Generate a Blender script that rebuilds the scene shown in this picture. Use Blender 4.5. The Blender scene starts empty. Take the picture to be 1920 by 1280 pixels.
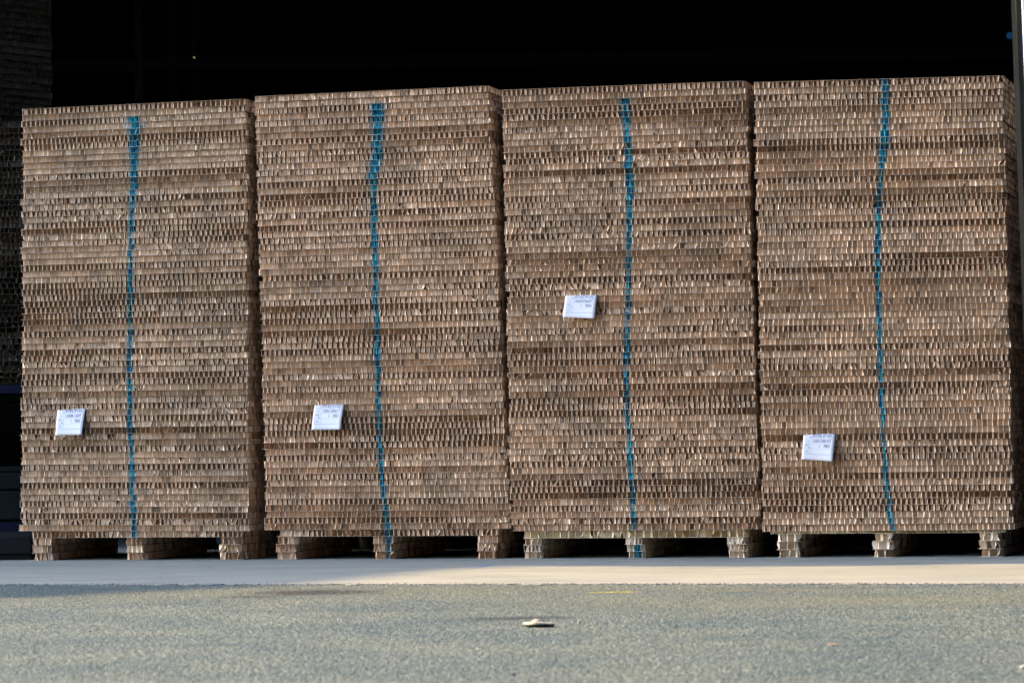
import bpy, math, random
import numpy as np
from mathutils import Matrix, Vector

S = bpy.context.scene
COL = S.collection
rad = math.radians

# ------------------------------------------------------------------ camera
F = 6500.0                 # focal length in photo pixels (1920 wide)
CAM_H = 0.605
HORIZON = 810.0
ROLL = -0.013
PITCH = math.atan((HORIZON - 640.0) / F)
cam_data = bpy.data.cameras.new("camera")
cam = bpy.data.objects.new("camera", cam_data)
COL.objects.link(cam)
cam_rot = Matrix.Rotation(math.pi / 2 + PITCH, 3, 'X') @ Matrix.Rotation(ROLL, 3, 'Z')
cam.matrix_world = Matrix.Translation((0, 0, CAM_H)) @ cam_rot.to_4x4()
cam_data.sensor_width = 36.0
cam_data.lens = F / 1920 * 36
cam_data.clip_start = 0.1
cam_data.clip_end = 2000
cam_data.dof.use_dof = True
cam_data.dof.focus_distance = 16.7
cam_data.dof.aperture_fstop = 8.0
S.camera = cam

# ------------------------------------------------------------------ light
SUN_EL = 28.0
SUN_TRAVEL = Vector((0.905, -0.425)).normalized()      # horizontal direction the light travels
world = bpy.data.worlds.new("World")
S.world = world
world.use_nodes = True
wn = world.node_tree
sky = wn.nodes.new('ShaderNodeTexSky')
sky.sky_type = 'NISHITA'
sky.sun_disc = False
sky.sun_elevation = rad(SUN_EL)
sky.sun_rotation = math.atan2(-SUN_TRAVEL.x, -SUN_TRAVEL.y)
sky.dust_density = 1.5
sky.ozone_density = 1.0
bg = wn.nodes['Background']
bg.inputs['Strength'].default_value = 0.15
wn.links.new(sky.outputs['Color'], bg.inputs['Color'])
sun_data = bpy.data.lights.new("sun", 'SUN')
sun_data.energy = 2.0
sun_data.angle = rad(1.1)
sun_data.color = (1.0, 0.70, 0.38)
sun = bpy.data.objects.new("sun", sun_data)
COL.objects.link(sun)
d = Vector((SUN_TRAVEL.x * math.cos(rad(SUN_EL)), SUN_TRAVEL.y * math.cos(rad(SUN_EL)), -math.sin(rad(SUN_EL))))
sun.rotation_euler = d.to_track_quat('-Z', 'Y').to_euler()
S.view_settings.view_transform = 'Standard'
S.view_settings.look = 'None'
S.view_settings.gamma = 1.0
S.view_settings.exposure = 4.05

# ------------------------------------------------------------------ geometry of the place
E0 = Vector((-2.44, 17.24, 0.0))                     # front line of the stacks, left end
E1 = Vector((2.32, 16.05, 0.0))
EX = (E1 - E0).normalized()                          # along the row of stacks
EY = Vector((-EX.y, EX.x, 0.0))                      # into the warehouse
ROW_ANGLE = math.atan2(EX.y, EX.x)

def ray(px, py):
    v = Vector(((px - 960) / F, (640 - py) / F, -1.0))
    return (cam_rot @ v).normalized()

def on_row(px, py, off=0.0):
    """photo point -> (distance along the row, height) on the vertical front plane of the stacks"""
    r = ray(px, py)
    o = Vector((0, 0, CAM_H))
    p0 = E0 + EY * off
    t = (p0 - o).dot(EY) / r.dot(EY)
    p = o + r * t
    return (p - E0).dot(EX), p.z

def on_ground(px, py, z=0.0):
    r = ray(px, py)
    t = (z - CAM_H) / r.z
    return Vector((0, 0, CAM_H)) + r * t

def at_depth(px, py, y):
    r = ray(px, py)
    return Vector((0, 0, CAM_H)) + r * (y / r.y)

def row_pt(s, into, z):
    return E0 + EX * s + EY * into + Vector((0, 0, z))

# ------------------------------------------------------------------ helpers
def prop(o, label=None, cat=None, group=None, kind=None):
    if label: o['label'] = label
    if cat: o['category'] = cat
    if group: o['group'] = group
    if kind: o['kind'] = kind
    return o

def link(name, data, parent=None):
    o = bpy.data.objects.new(name, data)
    COL.objects.link(o)
    if parent: o.parent = parent
    return o

def empty(name, loc=(0, 0, 0), rz=0.0):
    o = link(name, None)
    o.location = loc
    o.rotation_euler = (0, 0, rz)
    o.empty_display_size = 0.1
    return o

class MB:
    def __init__(s):
        s.v = []; s.f = []
    def box(s, a, b):
        x0, y0, z0 = a; x1, y1, z1 = b
        n = len(s.v)
        s.v += [(x0,y0,z0),(x1,y0,z0),(x1,y1,z0),(x0,y1,z0),(x0,y0,z1),(x1,y0,z1),(x1,y1,z1),(x0,y1,z1)]
        s.f += [tuple(n+i for i in q) for q in ((0,3,2,1),(4,5,6,7),(0,1,5,4),(1,2,6,5),(2,3,7,6),(3,0,4,7))]
    def prism(s, poly, z0, z1):
        n = len(s.v); k = len(poly)
        s.v += [(x, y, z0) for x, y in poly] + [(x, y, z1) for x, y in poly]
        s.f.append(tuple(n + i for i in reversed(range(k))))
        s.f.append(tuple(n + k + i for i in range(k)))
        for i in range(k):
            j = (i + 1) % k
            s.f.append((n+i, n+j, n+k+j, n+k+i))
    def tube(s, a, b, r, n=10):
        a = Vector(a); b = Vector(b); w = (b - a).normalized()
        u = w.orthogonal().normalized(); v = w.cross(u)
        k = len(s.v)
        for c in (a, b):
            for i in range(n):
                t = 2 * math.pi * i / n
                s.v.append(tuple(c + u * r * math.cos(t) + v * r * math.sin(t)))
        for i in range(n):
            j = (i + 1) % n
            s.f.append((k+i, k+j, k+n+j, k+n+i))
        s.f.append(tuple(k + i for i in reversed(range(n)))); s.f.append(tuple(k + n + i for i in range(n)))
    def build(s, name, mat, parent=None, bevel=0):
        me = bpy.data.meshes.new(name)
        me.from_pydata(s.v, [], s.f); me.update()
        me.materials.append(mat)
        o = link(name, me, parent)
        if bevel:
            m = o.modifiers.new('bevel', 'BEVEL'); m.width = bevel; m.segments = 2
        return o

def mesh_np(name, v, q, mat, attrs=None, fattrs=None):
    me = bpy.data.meshes.new(name)
    nv = len(v); nf = len(q)
    me.vertices.add(nv)
    me.vertices.foreach_set('co', np.ascontiguousarray(v, dtype=np.float32).ravel())
    me.loops.add(nf * 4)
    me.loops.foreach_set('vertex_index', np.ascontiguousarray(q, dtype=np.int32).ravel())
    me.polygons.add(nf)
    me.polygons.foreach_set('loop_start', np.arange(0, nf * 4, 4, dtype=np.int32))
    me.update(calc_edges=True)
    for k, a in (attrs or {}).items():
        at = me.attributes.new(k, 'FLOAT', 'POINT'); at.data.foreach_set('value', np.ascontiguousarray(a, dtype=np.float32))
    for k, a in (fattrs or {}).items():
        at = me.attributes.new(k, 'FLOAT', 'FACE'); at.data.foreach_set('value', np.ascontiguousarray(a, dtype=np.float32))
    me.materials.append(mat)
    return me

# ------------------------------------------------------------------ materials
def new_mat(name):
    m = bpy.data.materials.new(name); m.use_nodes = True
    nt = m.node_tree
    return m, nt, nt.nodes['Principled BSDF']

def N(nt, kind, **kw):
    n = nt.nodes.new(kind)
    for k, v in kw.items():
        if k.startswith('i_'):
            n.inputs[k[2:].replace('_', ' ')].default_value = v
        else:
            setattr(n, k, v)
    return n

def ramp(nt, stops, interp='LINEAR'):
    r = nt.nodes.new('ShaderNodeValToRGB')
    r.color_ramp.interpolation = interp
    el = r.color_ramp.elements
    el[0].position, el[0].color = stops[0][0], (*stops[0][1], 1)
    el[1].position, el[1].color = stops[1][0], (*stops[1][1], 1)
    for p, c in stops[2:]:
        e = el.new(p); e.color = (*c, 1)
    return r

def mix(nt, fac, a, b, mode='MIX'):
    m = nt.nodes.new('ShaderNodeMix'); m.data_type = 'RGBA'; m.blend_type = mode
    for sock, val in ((m.inputs[0], fac), (m.inputs[6], a), (m.inputs[7], b)):
        if hasattr(val, 'is_output'): nt.links.new(val, sock)
        else: sock.default_value = val if not isinstance(val, tuple) else (*val, 1)
    return m.outputs[2]

def math_n(nt, op, a, b=None, c=None, clamp=False):
    m = nt.nodes.new('ShaderNodeMath'); m.operation = op; m.use_clamp = clamp
    for i, val in enumerate((a, b, c)):
        if val is None: continue
        if hasattr(val, 'is_output'): nt.links.new(val, m.inputs[i])
        else: m.inputs[i].default_value = val
    return m.outputs[0]

def smooth(nt, v, lo, hi):
    m = nt.nodes.new('ShaderNodeMapRange'); m.interpolation_type = 'SMOOTHSTEP'
    nt.links.new(v, m.inputs[0]); m.inputs[1].default_value = lo; m.inputs[2].default_value = hi
    return m.outputs[0]

def paper_material(name, dark, mid, pale, painted=True):
    m, nt, b = new_mat(name)
    tint = N(nt, 'ShaderNodeAttribute', attribute_name='tint').outputs['Fac']
    base = ramp(nt, [(0.0, dark), (0.5, mid), (1.0, pale)])
    nt.links.new(tint, base.inputs[0])
    geo = N(nt, 'ShaderNodeNewGeometry')
    n1 = N(nt, 'ShaderNodeTexNoise', i_Scale=260.0, i_Detail=2.0)
    nt.links.new(geo.outputs['Position'], n1.inputs['Vector'])
    fib = ramp(nt, [(0.3, (0.80, 0.80, 0.80)), (0.7, (1.12, 1.10, 1.08))])
    nt.links.new(n1.outputs[0], fib.inputs[0])
    col = mix(nt, 1.0, base.outputs[0], fib.outputs[0], 'MULTIPLY')
    n2 = N(nt, 'ShaderNodeTexNoise', i_Scale=3.5, i_Detail=3.0)
    nt.links.new(geo.outputs['Position'], n2.inputs['Vector'])
    blot = ramp(nt, [(0.30, (0.80, 0.82, 0.84)), (0.62, (1.04, 1.03, 1.02))])
    nt.links.new(n2.outputs[0], blot.inputs[0])
    col = mix(nt, 1.0, col, blot.outputs[0], 'MULTIPLY')
    if painted:
        st = N(nt, 'ShaderNodeAttribute', attribute_name='stripe').outputs['Fac']
        dp = N(nt, 'ShaderNodeAttribute', attribute_name='depth').outputs['Fac']
        ns = N(nt, 'ShaderNodeTexNoise', i_Scale=70.0, i_Detail=2.0)
        nt.links.new(geo.outputs['Position'], ns.inputs['Vector'])
        take = N(nt, 'ShaderNodeAttribute', attribute_name='take').outputs['Fac']
        wob = math_n(nt, 'MULTIPLY_ADD', ns.outputs[0], 1.5, -0.75)
        dd = math_n(nt, 'ADD', math_n(nt, 'ADD', st, wob), math_n(nt, 'MULTIPLY', take, 0.45))
        core = math_n(nt, 'SUBTRACT', 1.0, smooth(nt, dd, 0.75, 1.25))
        halo = math_n(nt, 'SUBTRACT', 1.0, smooth(nt, dd, 0.9, 2.3))
        deep = math_n(nt, 'SUBTRACT', 1.0, smooth(nt, dp, 0.018, 0.045))
        ns2 = N(nt, 'ShaderNodeTexNoise', i_Scale=45.0, i_Detail=1.0)
        nt.links.new(geo.outputs['Position'], ns2.inputs['Vector'])
        blue = ramp(nt, [(0.30, (0.0, 0.050, 0.115)), (0.5, (0.0, 0.145, 0.205)), (0.72, (0.012, 0.29, 0.34))])
        nt.links.new(math_n(nt, 'MULTIPLY_ADD', take, 0.13, ns2.outputs[0]), blue.inputs[0])
        fh = math_n(nt, 'MULTIPLY', math_n(nt, 'MULTIPLY', halo, deep), 0.33)
        col = mix(nt, fh, col, (0.16, 0.32, 0.38))
        fc = math_n(nt, 'MULTIPLY', math_n(nt, 'MULTIPLY', core, deep), 0.95)
        col = mix(nt, fc, col, blue.outputs[0])
    nt.links.new(col, b.inputs['Base Color'])
    b.inputs['Roughness'].default_value = 0.85
    b.inputs['Specular IOR Level'].default_value = 0.25
    return m

M_PAPER = paper_material('kraft_paper', (0.12, 0.078, 0.050), (0.545, 0.366, 0.243), (0.77, 0.58, 0.425))
M_PAPER_GREY = paper_material('grey_kraft_paper', (0.12, 0.083, 0.054), (0.53, 0.365, 0.245), (0.74, 0.56, 0.405))
M_PAPER_PALE = paper_material('pale_kraft_paper', (0.34, 0.25, 0.175), (0.53, 0.42, 0.31), (0.68, 0.58, 0.46))
M_PAPER_YELLOW = paper_material('yellowed_kraft_paper', (0.27, 0.20, 0.12), (0.45, 0.345, 0.215), (0.60, 0.49, 0.33))
M_PAPER_REAR = paper_material('dark_rear_paper', (0.019, 0.015, 0.010), (0.037, 0.029, 0.019), (0.057, 0.045, 0.031), painted=False)  # much darker version of the kraft paper, for the rear boards

def plain(name, col, rough=0.6, metal=0.0, noise=0.15, scale=6.0):
    m, nt, b = new_mat(name)
    n = N(nt, 'ShaderNodeTexNoise', i_Scale=scale, i_Detail=5.0)
    g = N(nt, 'ShaderNodeNewGeometry'); nt.links.new(g.outputs['Position'], n.inputs['Vector'])
    r = ramp(nt, [(0.3, tuple(c * (1 - noise) for c in col)), (0.7, tuple(min(1, c * (1 + noise)) for c in col))])
    nt.links.new(n.outputs[0], r.inputs[0]); nt.links.new(r.outputs[0], b.inputs['Base Color'])
    b.inputs['Roughness'].default_value = rough
    b.inputs['Metallic'].default_value = metal
    if max(col) < 0.05: b.inputs['Specular IOR Level'].default_value = 0.05
    return m

M_LABEL = plain('label_paper', (0.33, 0.31, 0.305), 0.7, noise=0.03)
M_INK = plain('label_ink', (0.045, 0.052, 0.11), 0.8, noise=0.1)
M_RULE = plain('label_rule', (0.12, 0.14, 0.19), 0.8, noise=0.1)
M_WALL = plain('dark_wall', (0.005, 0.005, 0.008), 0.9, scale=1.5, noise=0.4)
M_STEEL_DARK = plain('dark_steel', (0.003, 0.003, 0.0035), 0.7, noise=0.3)
M_JAMB = plain('jamb_steel', (0.008, 0.0075, 0.006), 0.6, noise=0.25)
M_CLAD = plain('white_cladding', (0.55, 0.55, 0.62), 0.5, noise=0.05)
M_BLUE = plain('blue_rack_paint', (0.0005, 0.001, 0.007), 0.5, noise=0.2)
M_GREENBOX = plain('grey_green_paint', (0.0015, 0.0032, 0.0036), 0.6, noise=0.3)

# ------------------------------------------------------------------ honeycomb lattice
def polyline_interp(pts, v):
    xs = [p[0] for p in pts]
    return np.interp(v, xs, [p[1] for p in pts])

def honeycomb(rng, W, D, t, pitch, cut=None, drift=0.0, mess=1.0, stripe=None, tint0=0.5, layers=3.0,
              lside=1.6, rside=2.4, liners=True, holes=0.3, wave=0.35):
    """open-edged paper honeycomb slab, front at y=0, lower left corner at the origin"""
    p = pitch
    a = 0.98 * p; h = 0.60 * p; L = a + h; SH = 0.68
    c0 = rng.uniform(0, 2 * L) if cut is None else cut * L + (L if rng.random() < .5 else 0)
    ph = rng.uniform(0, 6.28, 3)
    def cfun(x):
        u = x / max(W, 0.3)
        return c0 + drift * L * (u - .5) + wave * L * (0.6 * np.sin(2 * u * 2.2 + ph[0]) + 0.4 * np.sin(u * 9 + ph[1]))
    x0 = -rng.uniform(0, 1) * p
    K = int(W / p) + 4
    Mn = int((D + 4 * L) / L) + 2
    m0 = -1
    nm = Mn - m0
    k = np.arange(K)
    # node positions: A (post start) and B (post end)
    offs = (np.arange(nm) * SH) % 1.0
    X = x0 + (k[None, :] - 1 + offs[:, None]) * p
    j = 0.055 * p * mess
    AX = X + rng.normal(0, j, X.shape); BX = AX * 0.5 + X * 0.5 + rng.normal(0, j, X.shape)
    ms = (np.arange(nm) + m0)[:, None] * L
    AY = ms + rng.normal(0, j, X.shape) - cfun(AX)
    BY = ms + a + rng.normal(0, j, X.shape) - cfun(BX)
    segs = []
    # posts
    segs.append(np.stack([AX, AY, BX, BY], -1).reshape(-1, 4))
    # slants B[m][k] -> A[m+1][.]
    for m in range(nm - 1):
        c_ = 1 if offs[m] + SH >= 1.0 else 0       # right neighbour in the next layer is k + c_, the left one k + c_ - 1
        for dk in (c_, c_ - 1):
            if dk == 0: segs.append(np.stack([BX[m], BY[m], AX[m+1], AY[m+1]], -1))
            elif dk == 1: segs.append(np.stack([BX[m][:-1], BY[m][:-1], AX[m+1][1:], AY[m+1][1:]], -1))
            else: segs.append(np.stack([BX[m][1:], BY[m][1:], AX[m+1][:-1], AY[m+1][:-1]], -1))
    sg = np.concatenate(segs)
    # keep those that can be seen from the open edges
    mx = (sg[:, 0] + sg[:, 2]) / 2; my = (sg[:, 1] + sg[:, 3]) / 2
    keep = (my < layers * L) | (mx < lside * p) | (mx > W - rside * p)
    sg = sg[keep]
    free = np.zeros((len(sg), 2))          # free length at each end
    def clip(sg, free, ax, lim, sign):
        # keep sign*(coord-lim) > 0
        lim = lim + rng.normal(0, 0.0007, len(sg)) * mess
        d0 = sign * (sg[:, ax] - lim); d1 = sign * (sg[:, ax + 2] - lim)
        ok = (d0 > 0) | (d1 > 0)
        sg, free, d0, d1 = sg[ok].copy(), free[ok].copy(), d0[ok], d1[ok]
        ln = np.hypot(sg[:, 2] - sg[:, 0], sg[:, 3] - sg[:, 1])
        c = d0 <= 0
        f = np.where(c, d0 / (d0 - d1 + 1e-12), 0)
        P = sg[:, :2] + f[:, None] * (sg[:, 2:] - sg[:, :2])
        sg[c, :2] = P[c]; free[c, 0] = (ln * (1 - f))[c]
        c = d1 <= 0
        f = np.where(c, d0 / (d0 - d1 + 1e-12), 1)
        Q = sg[:, :2] + f[:, None] * (sg[:, 2:] - sg[:, :2])
        sg[c, 2:] = Q[c]; free[c, 1] = (ln * f)[c]
        return sg, free
    sg, free = clip(sg, free, 1, 0.0, 1)
    sg, free = clip(sg, free, 1, D, -1)
    sg, free = clip(sg, free, 0, 0.0, 1)
    sg, free = clip(sg, free, 0, W, -1)
    # torn out cells
    nh = rng.poisson(holes)
    for _ in range(nh):
        hx = rng.uniform(0.02, W - 0.02)
        mx = (sg[:, 0] + sg[:, 2]) / 2; my = (sg[:, 1] + sg[:, 3]) / 2
        kill = (np.abs(mx - hx) < 0.45 * p) & (my < 1.3 * L)
        sg, free = sg[~kill], free[~kill]
    n = len(sg)
    zl = np.array([0.03, 0.5, 0.97]) * t
    # bend of free ends
    def bend(fr):
        amp = np.minimum(fr, 1.0 * p) * 0.30 * mess * np.where(rng.random(len(fr)) < 0.06, 2.2, 1.0)
        tilt = rng.normal(0, 1, len(fr)) * amp
        bow = rng.normal(0.0, 0.7, len(fr)) * amp
        sh = rng.normal(0, 0.5, len(fr)) * amp
        return np.stack([sh - tilt * .8, sh + bow * .6, sh + tilt * .8], -1)
    b0 = bend(free[:, 0]); b1 = bend(free[:, 1])
    bulge = rng.normal(0, 0.05 * p, n) * mess
    V = np.zeros((n, 2, 3, 3))
    for e, (bb, o) in enumerate(((b0, 0), (b1, 2))):
        V[:, e, :, 0] = sg[:, o, None] + bb
        V[:, e, :, 1] = sg[:, o + 1, None] + np.abs(bb) * rng.uniform(0.0, 0.3)
        V[:, e, 1, 1] += bulge * 0.0
        V[:, e, :, 2] = zl[None, :]
    V[:, :, :, 0] = np.clip(V[:, :, :, 0], -0.004, W + 0.004)
    verts = V.reshape(-1, 3)
    base = np.arange(n)[:, None] * 6
    q1 = base + np.array([[0, 3, 4, 1]]); q2 = base + np.array([[1, 4, 5, 2]])
    quads = np.concatenate([q1, q2])
    st = rng.normal(tint0, 0.14, n)
    pk = rng.random(n)
    st = np.where(pk < 0.03, st + 0.2, st)
    st = np.where(pk > 0.99, st - 0.15, st)
    ft = np.concatenate([st, st])
    pr = rng.uniform(-1, 1, n); fp = np.concatenate([pr, pr])
    # cut edges of the paper: narrow pale lips on the free front ends
    for e, o in ((0, 0), (1, 2)):
        idx = np.where((free[:, e] > 0.0015) & (sg[:, o + 1] < 0.004))[0]
        if len(idx) == 0: continue
        hw_ = rng.uniform(0.0003, 0.0007, (len(idx), 1))
        P0 = V[idx, e]                                  # n,3,3
        Lp = P0.copy(); Rp = P0.copy()
        Lp[:, :, 0] -= hw_; Rp[:, :, 0] += hw_; Lp[:, :, 1] -= 0.0003; Rp[:, :, 1] -= 0.0003
        VV = np.stack([Lp, Rp], 1).reshape(-1, 3)
        bs = np.arange(len(idx))[:, None] * 6 + len(verts)
        qq = np.concatenate([bs + np.array([[0, 3, 4, 1]]), bs + np.array([[1, 4, 5, 2]])])
        verts = np.concatenate([verts, VV]); quads = np.concatenate([quads, qq])
        tq = rng.normal(tint0 + 0.0, 0.12, len(idx))
        ft = np.concatenate([ft, tq, tq]); fp = np.concatenate([fp, pr[idx], pr[idx]])
    if liners:
        ns = 40
        xs = np.linspace(0, W, ns)
        for zc, th in ((0.0005, 0.0008), (t - 0.0005, 0.0008)):
            fr = -0.0052 + rng.normal(0, 0.0009, ns) - 0.0016 * np.maximum(0, np.sin(xs * 14 + rng.uniform(0, 6)))
            vv = []
            for yy, dz in ((fr, -1), (fr, 1), (np.full(ns, D), 1), (np.full(ns, D), -1)):
                vv.append(np.stack([xs, yy, np.full(ns, zc + dz * th / 2)], -1))
            vv = np.stack(vv, 1).reshape(-1, 3)
            vv[:4, 0] -= 0.001; vv[-4:, 0] += 0.0015
            off = len(verts)
            i = np.arange(ns - 1)[:, None] * 4 + off
            qs = [i + np.array([[a_, a_ + 4, b_ + 4, b_]]) for a_, b_ in ((0, 1), (1, 2), (2, 3), (3, 0))]
            qs.append(np.array([[off, off + 1, off + 2, off + 3]]))
            e_ = off + (ns - 1) * 4
            qs.append(np.array([[e_ + 3, e_ + 2, e_ + 1, e_]]))
            qn = np.concatenate(qs)
            verts = np.concatenate([verts, vv]); quads = np.concatenate([quads, qn])
            ft = np.concatenate([ft, np.full(len(qn), 0.12 + rng.normal(0.0, 0.06))]); fp = np.concatenate([fp, np.full(len(qn), 0.9)])  # liners tinted dark to imitate the shadow lines between boards
    depth = verts[:, 1].copy()
    depth[(verts[:, 0] < 0.004) | (verts[:, 0] > W - 0.004)] *= 1.0
    if stripe is None:
        sv = np.full(len(verts), 9.0)
    else:
        cx, hw = stripe
        sv = np.abs(verts[:, 0] - cx) / hw
    # which look dominates at the middle of the board (for the label)
    cm = (float(cfun(np.array([W / 2]))[0]) % L) / L
    look = 'scalloped' if 0.53 < cm < 0.69 else ('ragged' if cm >= 0.69 else 'open-celled')
    return verts, quads, {'stripe': sv, 'depth': depth}, {'tint': np.clip(ft, 0, 1), 'take': fp}, look

# ------------------------------------------------------------------ the four front stacks
NB = 70
STACKS = [
    dict(tl=(42, 205), tr=(461, 185.5), bl=(39, 995), br=(466, 995), m=M_PAPER_GREY, tint=0.50,
         place='leftmost front stack',
         stripe=[(225, 250, 10), (240, 250, 10), (300, 250, 8.5), (330, 250, 7), (400, 246, 5), (500, 244, 4.3), (600, 243, 4.2),
                 (700, 242, 4.6), (800, 243, 4.5), (850, 246, 4.6), (900, 247, 4.6), (950, 248, 4.6), (1005, 251, 4.6)]),
    dict(tl=(478, 181), tr=(916, 161), bl=(499, 993), br=(956, 990.5), m=M_PAPER, tint=0.50,
         place='second front stack from the left',
         stripe=[(193, 705, 13), (230, 709, 9.5), (280, 708, 8.5), (300, 703, 9.5), (330, 699, 7.5), (360, 701, 6), (420, 701, 6),
                 (500, 703, 5), (600, 706, 4.7), (700, 708, 4.6), (780, 709, 4.3), (850, 712, 4.5), (900, 717, 4.7),
                 (950, 722, 4.7), (1005, 727, 5), (1050, 725, 4.4)]),
    dict(tl=(941, 169), tr=(1397, 152), bl=(959, 995), br=(1425, 991.5), m=M_PAPER, tint=0.46,
         place='third front stack from the left',
         stripe=[(183, 1170, 8), (220, 1175, 6.5), (330, 1180, 7), (420, 1179, 5), (500, 1178, 4.6), (600, 1176, 4.6), (700, 1174, 4.6),
                 (800, 1177, 4.5), (850, 1181, 4.6), (900, 1183, 4.6), (950, 1186, 4.6), (990, 1189, 4.4), (1050, 1197, 7)]),
    dict(tl=(1414, 154.5), tr=(1880, 142), bl=(1431, 996), br=(1901, 992), m=M_PAPER, tint=0.48,
         place='rightmost front stack',
         stripe=[(145, 1659, 7), (230, 1659, 7), (270, 1659, 8.5), (290, 1655, 7), (320, 1651, 4.6), (400, 1647, 6), (480, 1645, 5.5),
                 (560, 1647, 4.3), (700, 1651, 4.2), (780, 1654, 4.2), (850, 1658, 4.3), (900, 1661, 4.3), (950, 1665, 4.5),
                 (995, 1674, 4.6)]),
]
ONES = ['', 'first', 'second', 'third', 'fourth', 'fifth', 'sixth', 'seventh', 'eighth', 'ninth', 'tenth', 'eleventh', 'twelfth',
        'thirteenth', 'fourteenth', 'fifteenth', 'sixteenth', 'seventeenth', 'eighteenth', 'nineteenth']
TENS = {2: 'twent', 3: 'thirt', 4: 'fort', 5: 'fift', 6: 'sixt', 7: 'sevent'}
def ordinal(n):
    if n < 20: return ONES[n]
    a, b = divmod(n, 10)
    return TENS[a] + 'ieth' if b == 0 else TENS[a] + 'y-' + ONES[b]

def stripe_table(st):
    out = []
    for (py, px, hw) in st['stripe']:
        s, z = on_row(px, py); s2, _ = on_row(px + hw, py)
        out.append((z, s, s2 - s))
    out.sort()
    return out

for si, st in enumerate(STACKS):
    rng = np.random.default_rng(100 + si)
    sTL, zTL = on_row(*st['tl']); sTR, zTR = on_row(*st['tr'])
    sBL, zBL = on_row(*st['bl']); sBR, zBR = on_row(*st['br'])
    st['z0'] = z0 = (zBL + zBR) / 2
    zt = (zTL + zTR) / 2
    t = (zt - z0) / NB
    st['t'] = t
    tab = stripe_table(st); st['tab'] = tab
    zmin_s, zmax_s = tab[0][0], tab[-1][0]
    prev_cut = rng.uniform(0, 1)
    for k in range(NB):
        f = (k + .5) / NB
        z = z0 + k * t
        jl = rng.normal(0, 0.0030); jr = rng.normal(0, 0.0030)
        if rng.random() < 0.14: jl -= rng.uniform(0.003, 0.010)
        sl = sBL + (sTL - sBL) * f + jl
        sr = sBR + (sTR - sBR) * f + jr
        W = sr - sl
        zc = z + t / 2
        # the paint stops at the highest sprayed board
        if zc < zmax_s + t * .3:
            sc = float(np.interp(zc, [q[0] for q in tab], [q[1] for q in tab])) - sl + rng.normal(0, 0.0015)
            hw = float(np.interp(zc, [q[0] for q in tab], [q[2] for q in tab])) * rng.uniform(0.78, 1.02)
            stripe = (sc, hw)
        else:
            stripe = None
        r = rng.random()
        if r < 0.34: cut = rng.uniform(0.57, 0.66)       # zigzag flush with the edge
        elif r < 0.80: cut = rng.uniform(0.73, 0.95)     # splayed free flaps
        else: cut = rng.uniform(0.38, 0.54)              # short posts, square openings
        mess = float(rng.choice([0.38, 0.62, 1.0], p=[0.4, 0.4, 0.2]))
        if si == 3: mess *= 0.85
        v, q, at, fa, look = honeycomb(rng, W, 1.0 + rng.normal(0, .003), t - 0.0003, 0.0243 * rng.uniform(0.93, 1.08), cut=cut,
                                       drift=rng.normal(0, 0.12), mess=mess, stripe=stripe,
                                       tint0=st['tint'] + rng.normal(0, 0.035), holes=0.0, wave=0.10,
                                       lside=1.3, rside=2.3)
        me = mesh_np('honeycomb_board', v, q, st['m'], at, fa)
        o = link('honeycomb_board', me)
        into = abs(rng.normal(0, 0.002)) * (1 if rng.random() < .7 else -1) - (0.004 if k == NB - 1 else 0)
        p = row_pt(sl, into, z)
        o.location = p
        tiltz = (zTR - zTL) / (sTR - sTL) * f + (zBR - zBL) / (sBR - sBL) * (1 - f)
        o.location.z += -tiltz * W / 2
        o.rotation_euler = (0, -math.atan(tiltz), ROW_ANGLE + rng.normal(0, 0.0012))
        prop(o, '%s kraft honeycomb board, %s from the top in the %s' % (look, ordinal(NB - k), st['place']),
             'paper board', 'honeycomb boards in the %s' % st['place'])

# ------------------------------------------------------------------ paper pallets
PALLETS = [
    dict(feet=[(60, 94), (235, 270), (411, 451)], deck=(60, 453), base=1048, pitch=0.0235, dpitch=0.0243, dt=0.031, mf=M_PAPER_GREY, md=M_PAPER_GREY,
         label='paper pallet with fine-celled runners under the leftmost front stack'),
    dict(feet=[(519, 557), (698, 735), (894, 930)], deck=(519, 932), base=1047, pitch=0.0235, dpitch=0.0243, dt=0.032, mf=M_PAPER, md=M_PAPER,
         label='paper pallet with brown runners under the second front stack from the left'),
    dict(feet=[(983, 1015), (1173, 1207), (1365, 1398)], deck=(983, 1400), base=1046, pitch=0.0200, dpitch=0.0370, dt=0.036, mf=M_PAPER_PALE, md=M_PAPER_YELLOW,
         label='paper pallet with coarse yellowish deck under the third front stack from the left'),
    dict(feet=[(1457, 1497), (1636, 1672), (1836, 1875)], deck=(1445, 1885), base=1044, pitch=0.0400, dpitch=0.0140, dt=0.012, mf=M_PAPER_PALE, md=M_PAPER_YELLOW,
         label='paper pallet with pale coarse-celled runners under the rightmost front stack'),
]
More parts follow.
